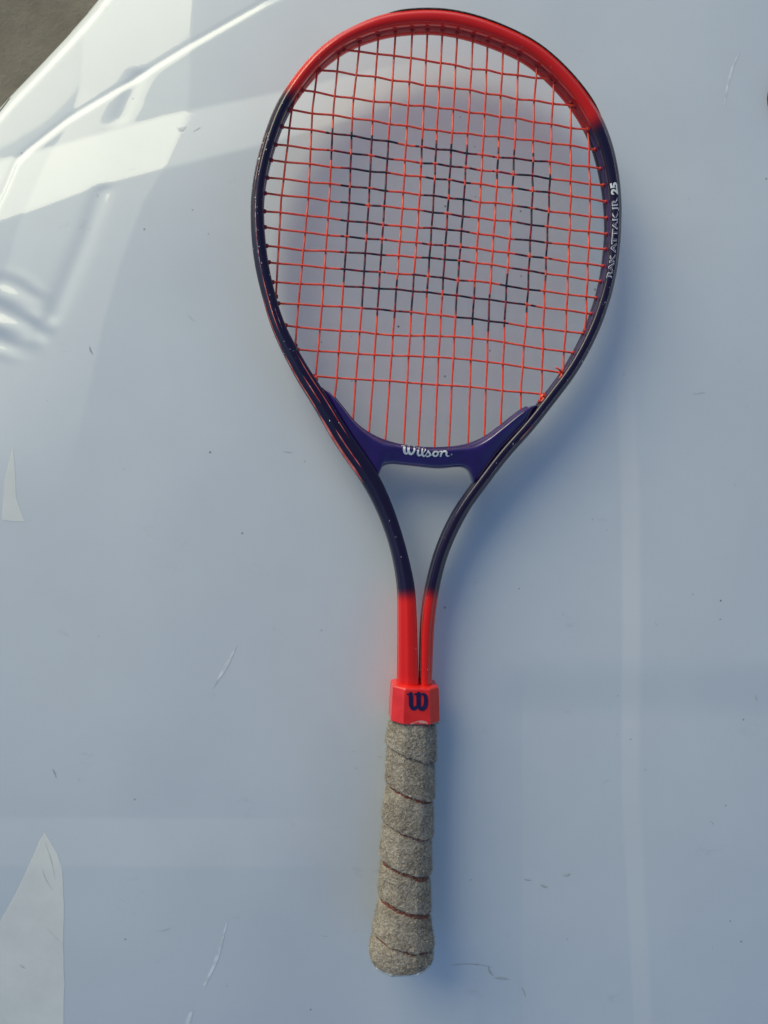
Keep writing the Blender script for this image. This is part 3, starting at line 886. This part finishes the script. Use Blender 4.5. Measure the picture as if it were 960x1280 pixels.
# dark insert strip along the inside of the bridge that the mains pass through
vs = []; fs = []
for i in range(8, nU - 6):
    a = upl[i]; c_ = lo_s[i]; d = (a - c_) / np.linalg.norm(a - c_)
    for (k, z_) in ((-0.0012, 0.0045), (0.0005, 0.0035), (0.0009, 0.0), (0.0005, -0.0035)):
        vs.append((a[0] + d[0] * k, a[1] + d[1] * k, z_))
for q in range(nU - 6 - 8 - 1):
    for k in range(3):
        fs.append((q * 4 + k, q * 4 + k + 1, q * 4 + k + 5, q * 4 + k + 4))
mesh_obj('bridge_grommet_strip', vs, fs, m_grommet_n, racket)

# ------------------------------------------------------------------ lettering
def stroke_mesh(strokes, conv, name, mtl, parent, seg=10, project=None):
    """strokes: (points, width) flat ribbons with round ends, in drawing units; conv maps drawing -> 3d"""
    vs = []; fs = []
    lvl = 0
    for pts, wd in strokes:
        P = catmull(pts, 18) if len(pts) > 2 else np.array([np.array(pts[0]) * (1 - t) + np.array(pts[1]) * t for t in np.linspace(0, 1, 5)])
        n = len(P); T = np.gradient(P, axis=0); T /= np.linalg.norm(T, axis=1)[:, None] + 1e-9
        left = []; right = []
        for i in range(n):
            nn = np.array([-T[i, 1], T[i, 0]])
            wi = wd if np.isscalar(wd) else np.interp(i / (n - 1), np.linspace(0, 1, len(wd)), wd)
            left.append(P[i] + nn * wi / 2); right.append(P[i] - nn * wi / 2)
        b0 = len(vs)
        for l, r_ in zip(left, right):
            vs.append(conv(l, lvl)); vs.append(conv(r_, lvl))
        for i in range(n - 1):
            fs.append((b0 + 2 * i, b0 + 2 * i + 1, b0 + 2 * i + 3, b0 + 2 * i + 2))
        for e_, T_ in ((P[0], 0), (P[-1], n - 1)):
            wi = wd if np.isscalar(wd) else (wd[0] if T_ == 0 else wd[-1])
            b1 = len(vs)
            for k in range(12):
                a = 2 * math.pi * k / 12
                vs.append(conv(e_ + np.array([math.cos(a), math.sin(a)]) * wi / 2 * 0.98, lvl + 0.4))
            fs.append(tuple(range(b1, b1 + 12)))
        lvl += 1
    o = mesh_obj(name, vs, fs, mtl, parent, smooth=False)
    return o

# height of the bridge at (u, v): nearest pair
from mathutils.bvhtree import BVHTree
dg = bpy.context.evaluated_depsgraph_get()
bt = BVHTree.FromObject(bridge, dg)
def on_bridge(P, lvl):
    px, py = 490 + P[0] / 10.667, 540 + P[1] / 10.667
    u, v = loc(px, py, 0.0068)
    h = bt.ray_cast(Vector((u, v, 0.05)), Vector((0, 0, -1)))
    z_ = h[0].z if h[0] else 0.006
    return (u, v, z_ + 0.00020 + lvl * 0.00002)
WIL = [([(130, 178), (178, 186)], [10, 22]), ([(168, 184), (160, 235), (172, 278), (198, 286), (224, 256)], [30, 34, 34, 28, 18]),
       ([(206, 184), (240, 190)], 14), ([(228, 186), (216, 240), (234, 284), (262, 292), (292, 255), (300, 200)], [26, 34, 34, 30, 26, 24]),
       ([(282, 192), (312, 200)], 14),
       ([(338, 206), (368, 212)], [12, 20]), ([(330, 246), (350, 246)], [8, 14]), ([(350, 246), (342, 284), (358, 312), (388, 304)], [24, 28, 28, 14]),
       ([(392, 305), (398, 250), (412, 218), (434, 212), (446, 232), (428, 262), (404, 286)], [14, 20, 18, 14, 14, 12, 10]), ([(402, 270), (406, 306), (426, 322), (448, 306)], [24, 28, 24, 12]),
       ([(446, 306), (472, 268), (482, 252)], [10, 12, 16]), ([(478, 256), (500, 284), (506, 308), (482, 326), (456, 322)], [18, 24, 24, 20, 16]),
       ([(510, 312), (540, 300)], 9),
       ([(584, 258), (556, 268), (546, 296), (562, 320), (586, 320), (608, 298), (608, 270), (584, 258)], [22, 24, 26, 22, 22, 24, 24, 22]),
       ([(608, 272), (640, 262)], 10), ([(636, 256), (660, 262), (654, 290), (646, 322)], [12, 24, 26, 24]),
       ([(656, 288), (680, 260), (706, 256), (722, 272), (722, 304), (740, 322), (762, 318)], [12, 18, 24, 26, 26, 20, 8])]
stroke_mesh(WIL, on_bridge, 'brand_lettering', m_white, bridge)
stroke_mesh([([(788, 292), (786, 304), (796, 308), (800, 296), (790, 290)], 8)], on_bridge, 'registered_mark', m_grey, bridge)

m_pale, nt, b = mat('pale_outline_print', (0.6, 0.6, 0.65), 0.4)
add_noise_colour(nt, b, (0.45, 0.45, 0.50), (0.72, 0.71, 0.74), 300)
# model lettering along the right of the head, outlined, and solid numerals
def text_mesh(body, outline):
    cu = bpy.data.curves.new('txt', 'FONT'); cu.body = body; cu.size = 1.0
    cu.resolution_u = 3
    cu.offset = outline
    o = bpy.data.objects.new('txt', cu); col.objects.link(o)
    dg = bpy.context.evaluated_depsgraph_get(); dg.update()
    me = bpy.data.meshes.new_from_object(o.evaluated_get(dg))
    bpy.data.objects.remove(o)
    bmt = bmesh.new(); bmt.from_mesh(me)
    bmesh.ops.triangulate(bmt, faces=bmt.faces)
    for _ in range(3):
        bmesh.ops.subdivide_edges(bmt, edges=[e for e in bmt.edges if e.calc_length() > 0.09], cuts=1)
        bmesh.ops.triangulate(bmt, faces=bmt.faces)
    bmt.to_mesh(me); bmt.free()
    return me
def letter_along(body, outline, i_start, i_end, a0, a1, name, mtl, lift=0.0):
    me = text_mesh(body, outline)
    co = np.array([v.co[:] for v in me.vertices])
    x0, x1 = co[:, 0].min(), co[:, 0].max(); y0, y1 = co[:, 1].min(), co[:, 1].max()
    vs = []
    s0, s1 = arc[i_start], arc[i_end]
    for x, y, z_ in co:
        s = s0 + (x - x0) / (x1 - x0) * (s1 - s0)
        a = a0 + (y - y0) / (y1 - y0) * (a1 - a0)
        p = prof_pt_f(at_s(s), a, top_h(a))
        vs.append((p[0], p[1], p[2] + 0.0002 + lift))
    fs = [tuple(p.vertices) for p in me.polygons]
    o = mesh_obj(name, vs, fs, mtl, frame, smooth=False)
    return o
jb, jt = path_i(760, 349), path_i(773, 249)
jb2, jt2 = path_i(773, 244), path_i(772, 229)
letter_along('RAK ATTAK JR', 0.045, jb, jt, 0.09, -1.0, 'model_lettering', m_pale)
letter_along('RAK ATTAK JR', -0.004, jb, jt, 0.015, -0.925, 'lettering_fill', m_navy, 0.00008)
letter_along('25', 0.045, jb2, jt2, 0.06, -0.98, 'model_number', m_white)

# ------------------------------------------------------------------ collar and grip
def oct_ring(cu, cv, hwid, hdep, du, dv, bev=0.46, n=1):
    """octagon around the shaft; (du,dv) = unit across-direction"""
    b1 = hwid * bev; b2 = hdep * bev
    pts = [(-hwid, -hdep + b2), (-hwid, hdep - b2), (-hwid + b1, hdep), (hwid - b1, hdep), (hwid, hdep - b2), (hwid, -hdep + b2), (hwid - b1, -hdep), (-hwid + b1, -hdep)]
    return [(cu + du * a, cv + dv * a, h) for a, h in pts]
GE = [(489.5, 546.3, 859), (487.5, 546.7, 904), (484.8, 546, 915), (482.8, 545, 930), (481.9, 543, 984), (478.3, 541.7, 1021), (476, 540.3, 1059), (474, 539, 1090), (473.2, 538.2, 1116), (470.8, 538, 1144), (465.8, 540, 1170), (461, 542, 1190), (461.5, 542.5, 1205), (466, 539, 1214)]
def gpt(x, y): return (loc(x, y)[0], loc(x, y, 0.011)[1])
gl = [gpt(a, y - 0.5) for a, b_, y in GE]; grr = [gpt(b_, y + 0.5) for a, b_, y in GE]
gc = np.array([((a[0] + b_[0]) / 2, (a[1] + b_[1]) / 2) for a, b_ in zip(gl, grr)])
gh = np.array([(b_[0] - a[0]) / 2 for a, b_ in zip(gl, grr)])
axd = gc[-1] - gc[0]; axd /= np.linalg.norm(axd); acr = np.array([-axd[1], axd[0]])
if acr[0] < 0: acr = -acr
def at_v(v):
    o_ = np.argsort(gc[:, 1]); return float(np.interp(v, gc[o_, 1], gc[o_, 0])), float(np.interp(v, gc[o_, 1], gh[o_]))
HDEP = 0.0140
# collar
vt, vb = gc[0][1], gc[1][1]
rings = []
for v, s_, d_ in ((vt, 0.86, 0.84), (vt - 0.0003, 0.955, 0.95), (vt - 0.0012, 0.99, 0.99), (vt - 0.004, 1, 1), (vb + 0.0007, 1.02, 1.02), (vb, 1.0, 1.0), (vb, 0.8, 0.8)):
    u, h = at_v(v)
    rings.append(oct_ring(u, v, h * s_, HDEP * d_, acr[0], acr[1]))
vs = [p for r_ in rings for p in r_]; fs = []
for i in range(len(rings) - 1):
    for k in range(8):
        fs.append((i * 8 + k, i * 8 + (k + 1) % 8, (i + 1) * 8 + (k + 1) % 8, (i + 1) * 8 + k))
fs.append(tuple(range(8))); fs.append(tuple(range((len(rings) - 1) * 8, len(rings) * 8)))
collar = mesh_obj('collar', vs, fs, m_red, racket, smooth=False)
bm = bmesh.new(); bm.from_mesh(collar.data); bmesh.ops.recalc_face_normals(bm, faces=bm.faces); bm.to_mesh(collar.data); bm.free()
bv = collar.modifiers.new('b', 'BEVEL'); bv.width = 0.0007; bv.segments = 3; bv.limit_method = 'ANGLE'; bv.angle_limit = math.radians(25); bv.harden_normals = False
# tab of the collar that reaches down over the grip at the lower right
u0, h0 = at_v(vb)
tb = []
for (a, v_) in ((0.52, vb + 0.001), (1.0, vb + 0.001), (0.98, vb - 0.0035), (0.60, vb - 0.0042)):
    pass
# W emblem on the collar
def on_collar(P, lvl):
    px, py = 480 + P[0] / 12.8, 845 + P[1] / 12.8
    u, v = loc(px, py, HDEP)
    return (u, v, HDEP * 1.02 + 0.0001 + lvl * 0.00002)
WL = [([(372, 288), (440, 290)], [22, 34]), ([(428, 285), (430, 380), (434, 470), (462, 516), (500, 512), (540, 470)], [60, 60, 62, 60, 50, 40]),
      ([(492, 288), (550, 290)], [24, 34]), ([(553, 284), (552, 380), (552, 480)], 66),
      ([(548, 470), (580, 515), (622, 518), (660, 470), (670, 380), (658, 310), (632, 288)], [40, 56, 60, 60, 58, 54, 40]), ([(596, 285), (640, 292)], [20, 36])]
WL = [(p, [q * 1.15 for q in w_] if not np.isscalar(w_) else w_ * 1.12) for p, w_ in WL]
stroke_mesh(WL, on_collar, 'emblem', m_navy, collar)
m_worn, nt, b = mat('scuffed_pink_plastic', (0.72, 0.42, 0.36), 0.6)
add_noise_colour(nt, b, (0.66, 0.06, 0.05), (0.66, 0.30, 0.26), 260, 5, 0.38, 0.60)
stroke_mesh([([(425, 765), (480, 748), (560, 735), (630, 735), (680, 745), (690, 765)], [16, 30, 44, 50, 40, 16])], on_collar, 'scuffed_patch', m_worn, collar)

# pallet under the cloth (brown tape shows in the gaps)
def grip_surface(u_n, nv, fn):
    vs = []; 
    v0, v1 = gc[1][1] + 0.001, gc[-1][1]
    for j in range(nv):
        v = v0 + (v1 - v0) * j / (nv - 1)
        u, h = at_v(v)
        for k in range(u_n):
            th = 2 * math.pi * k / u_n
            # rounded octagon radius
            c0, s0 = math.cos(th), math.sin(th)
            ang = (th + math.pi / 8) % (math.pi / 4) - math.pi / 8
            ro = (1 / math.cos(ang)) * 0.955
            ro = 0.45 * ro + 0.55 * 1.0
            dr = fn(v, th)
            R_ = h * ro + dr; D_ = (HDEP * (0.5 + 0.5 * h / 0.0165)) * ro + dr
            vs.append((u + acr[0] * R_ * c0, v + acr[1] * R_ * c0, D_ * s0))
    fs = []
    for j in range(nv - 1):
        for k in range(u_n):
            k2 = (k + 1) % u_n
            fs.append((j * u_n + k, (j + 1) * u_n + k, (j + 1) * u_n + k2, j * u_n + k2))
    return vs, fs
vs, fs = grip_surface(48, 60, lambda v, th: -0.0016)
mesh_obj('grip_pallet', vs, fs, m_seam, racket)

# spiral wrapped cloth: seams measured along the left/right silhouettes
SEAM = [(938.7, 959), (983.8, 1007), (1030.6, 1055), (1077.8, 1102), (1125.6, 1149), (1176, 1196)]
seam_v = [loc(512, (a + b_) / 2, 0.013)[1] for a, b_ in SEAM]
pitch = (seam_v[0] - seam_v[-1]) / (len(seam_v) - 1)
slant = loc(512, 938.7)[1] - loc(512, 959)[1]
gaps = [0.0, 0.55, 0.25, 1.0, 1.1, 0.35]        # how far each turn has pulled open
rn = np.random.default_rng(3)
wob = rn.random((64, 64))
def phase(v, th):
    # distance (m) below the nearest seam above, plus its index
    vs_ = v + (-math.cos(th)) * (-slant / 2) * 1.0
    jit = 0.0011 * (vnoise(np.array([v * 160.0]), np.array([math.cos(th) * 4 + 9]), 5)[0] - .5) + 0.0008 * (vnoise(np.array([v * 600.0]), np.array([math.cos(th) * 12 + 9]), 6)[0] - .5)
    q = (seam_v[0] - vs_ + jit) / pitch
    k = math.floor(q)
    return q - k, k
def cloth(v, th):
    f, k = phase(v, th)
    d = f * pitch                   # metres below the seam above
    g = gaps[k] if 0 <= k < len(gaps) else 0.15
    g *= 0.4 + 0.6 * min(1, max(0, (1 + math.sin(th)) / 2 + 0.1)) * (0.6 + 0.8 * vnoise(np.array([math.cos(th) * 3 + 7.3]), np.array([k * 3.1]), 9)[0])
    gap = 0.0008 + 0.0026 * g
    if d < gap:
        r_ = -0.0019
    else:
        e_ = (d - gap)
        r_ = -0.0012 + 0.0005 * min(1, e_ / 0.004) + 0.0013 * f
        r_ -= 0.0005 * math.exp(-e_ / 0.0006)
    e2 = pitch - d
    r_ -= 0.0006 * math.exp(-e2 / 0.0005)
    n_ = vnoise(np.array([v * 900.0]), np.array([th * 14]), 11)[0] - .5
    n2 = vnoise(np.array([v * 2600.0 + 13]), np.array([th * 42]), 12)[0] - .5
    n3 = vnoise(np.array([v * 180.0 + 3]), np.array([th * 3]), 13)[0] - .5
    return r_ + 0.0005 * n_ + 0.0005 * n2 + 0.0001 * n3
vs, fs = grip_surface(168, 420, cloth)
grip = mesh_obj('grip', vs, fs, m_grip, racket)

# fuzz: small fibres standing off the cloth
GV = np.array(vs).reshape(420, 168, 3)
fv = []; ff = []
for _ in range(24000):
    j = random.randint(2, 417); k = random.randint(0, 167)
    if k > 88 and k < 164 and random.random() < .8: continue
    p = GV[j, k]
    n_ = np.cross(GV[j, (k + 1) % 168] - GV[j, k - 1], GV[j + 1, k] - GV[j - 1, k])
    cvec = p - np.array([*np.array(at_v(p[1]))[:1], p[1], 0])
    if n_ @ cvec < 0: n_ = -n_
    n_ /= np.linalg.norm(n_) + 1e-12
    t_ = rng.normal(size=3); t_ -= n_ * (t_ @ n_); t_ /= np.linalg.norm(t_)
    L_ = random.uniform(0.0007, 0.0021); lean = random.uniform(0.2, 1.0)
    d1 = n_ * (1 - lean * .5) + t_ * lean; d1 /= np.linalg.norm(d1)
    s_ = np.cross(d1, n_); s_ /= np.linalg.norm(s_) + 1e-9
    wv = random.uniform(0.00005, 0.00010)
    m_ = p + d1 * L_ * .6; e_ = m_ + (d1 + t_ * rng.uniform(-.8, .8)) * L_ * .4
    b0 = len(fv)
    fv += [p - s_ * wv, p + s_ * wv, m_ + s_ * wv * .8, m_ - s_ * wv * .8, e_]
    ff += [(b0, b0 + 1, b0 + 2, b0 + 3), (b0 + 3, b0 + 2, b0 + 4)]
o = mesh_obj('terry_fibres', fv, ff, m_fuzz, grip, smooth=False); o['kind'] = 'stuff'

# butt cap below the cloth
vE = gc[-1][1]
rings = []
for dv, s_ in ((0.002, 0.90), (-0.0006, 0.93), (-0.0022, 0.86), (-0.0036, 0.72), (-0.0042, 0.60), (-0.0044, 0.3)):
    u, h = at_v(vE)
    rings.append(oct_ring(u, vE + dv, h * s_, HDEP * 1.12 * s_, acr[0], acr[1], bev=0.5))
vs = [p for r_ in rings for p in r_]; fs = []
for i in range(len(rings) - 1):
    for k in range(8):
        fs.append((i * 8 + k, i * 8 + (k + 1) % 8, (i + 1) * 8 + (k + 1) % 8, (i + 1) * 8 + k))
fs.append(tuple(range(8))); fs.append(tuple(range((len(rings) - 1) * 8, len(rings) * 8)))
butt = mesh_obj('butt_cap', vs, fs, m_cap, racket, smooth=False)
bm = bmesh.new(); bm.from_mesh(butt.data); bmesh.ops.recalc_face_normals(bm, faces=bm.faces); bm.to_mesh(butt.data); bm.free()
bv = butt.modifiers.new('b', 'BEVEL'); bv.width = 0.0005; bv.segments = 2
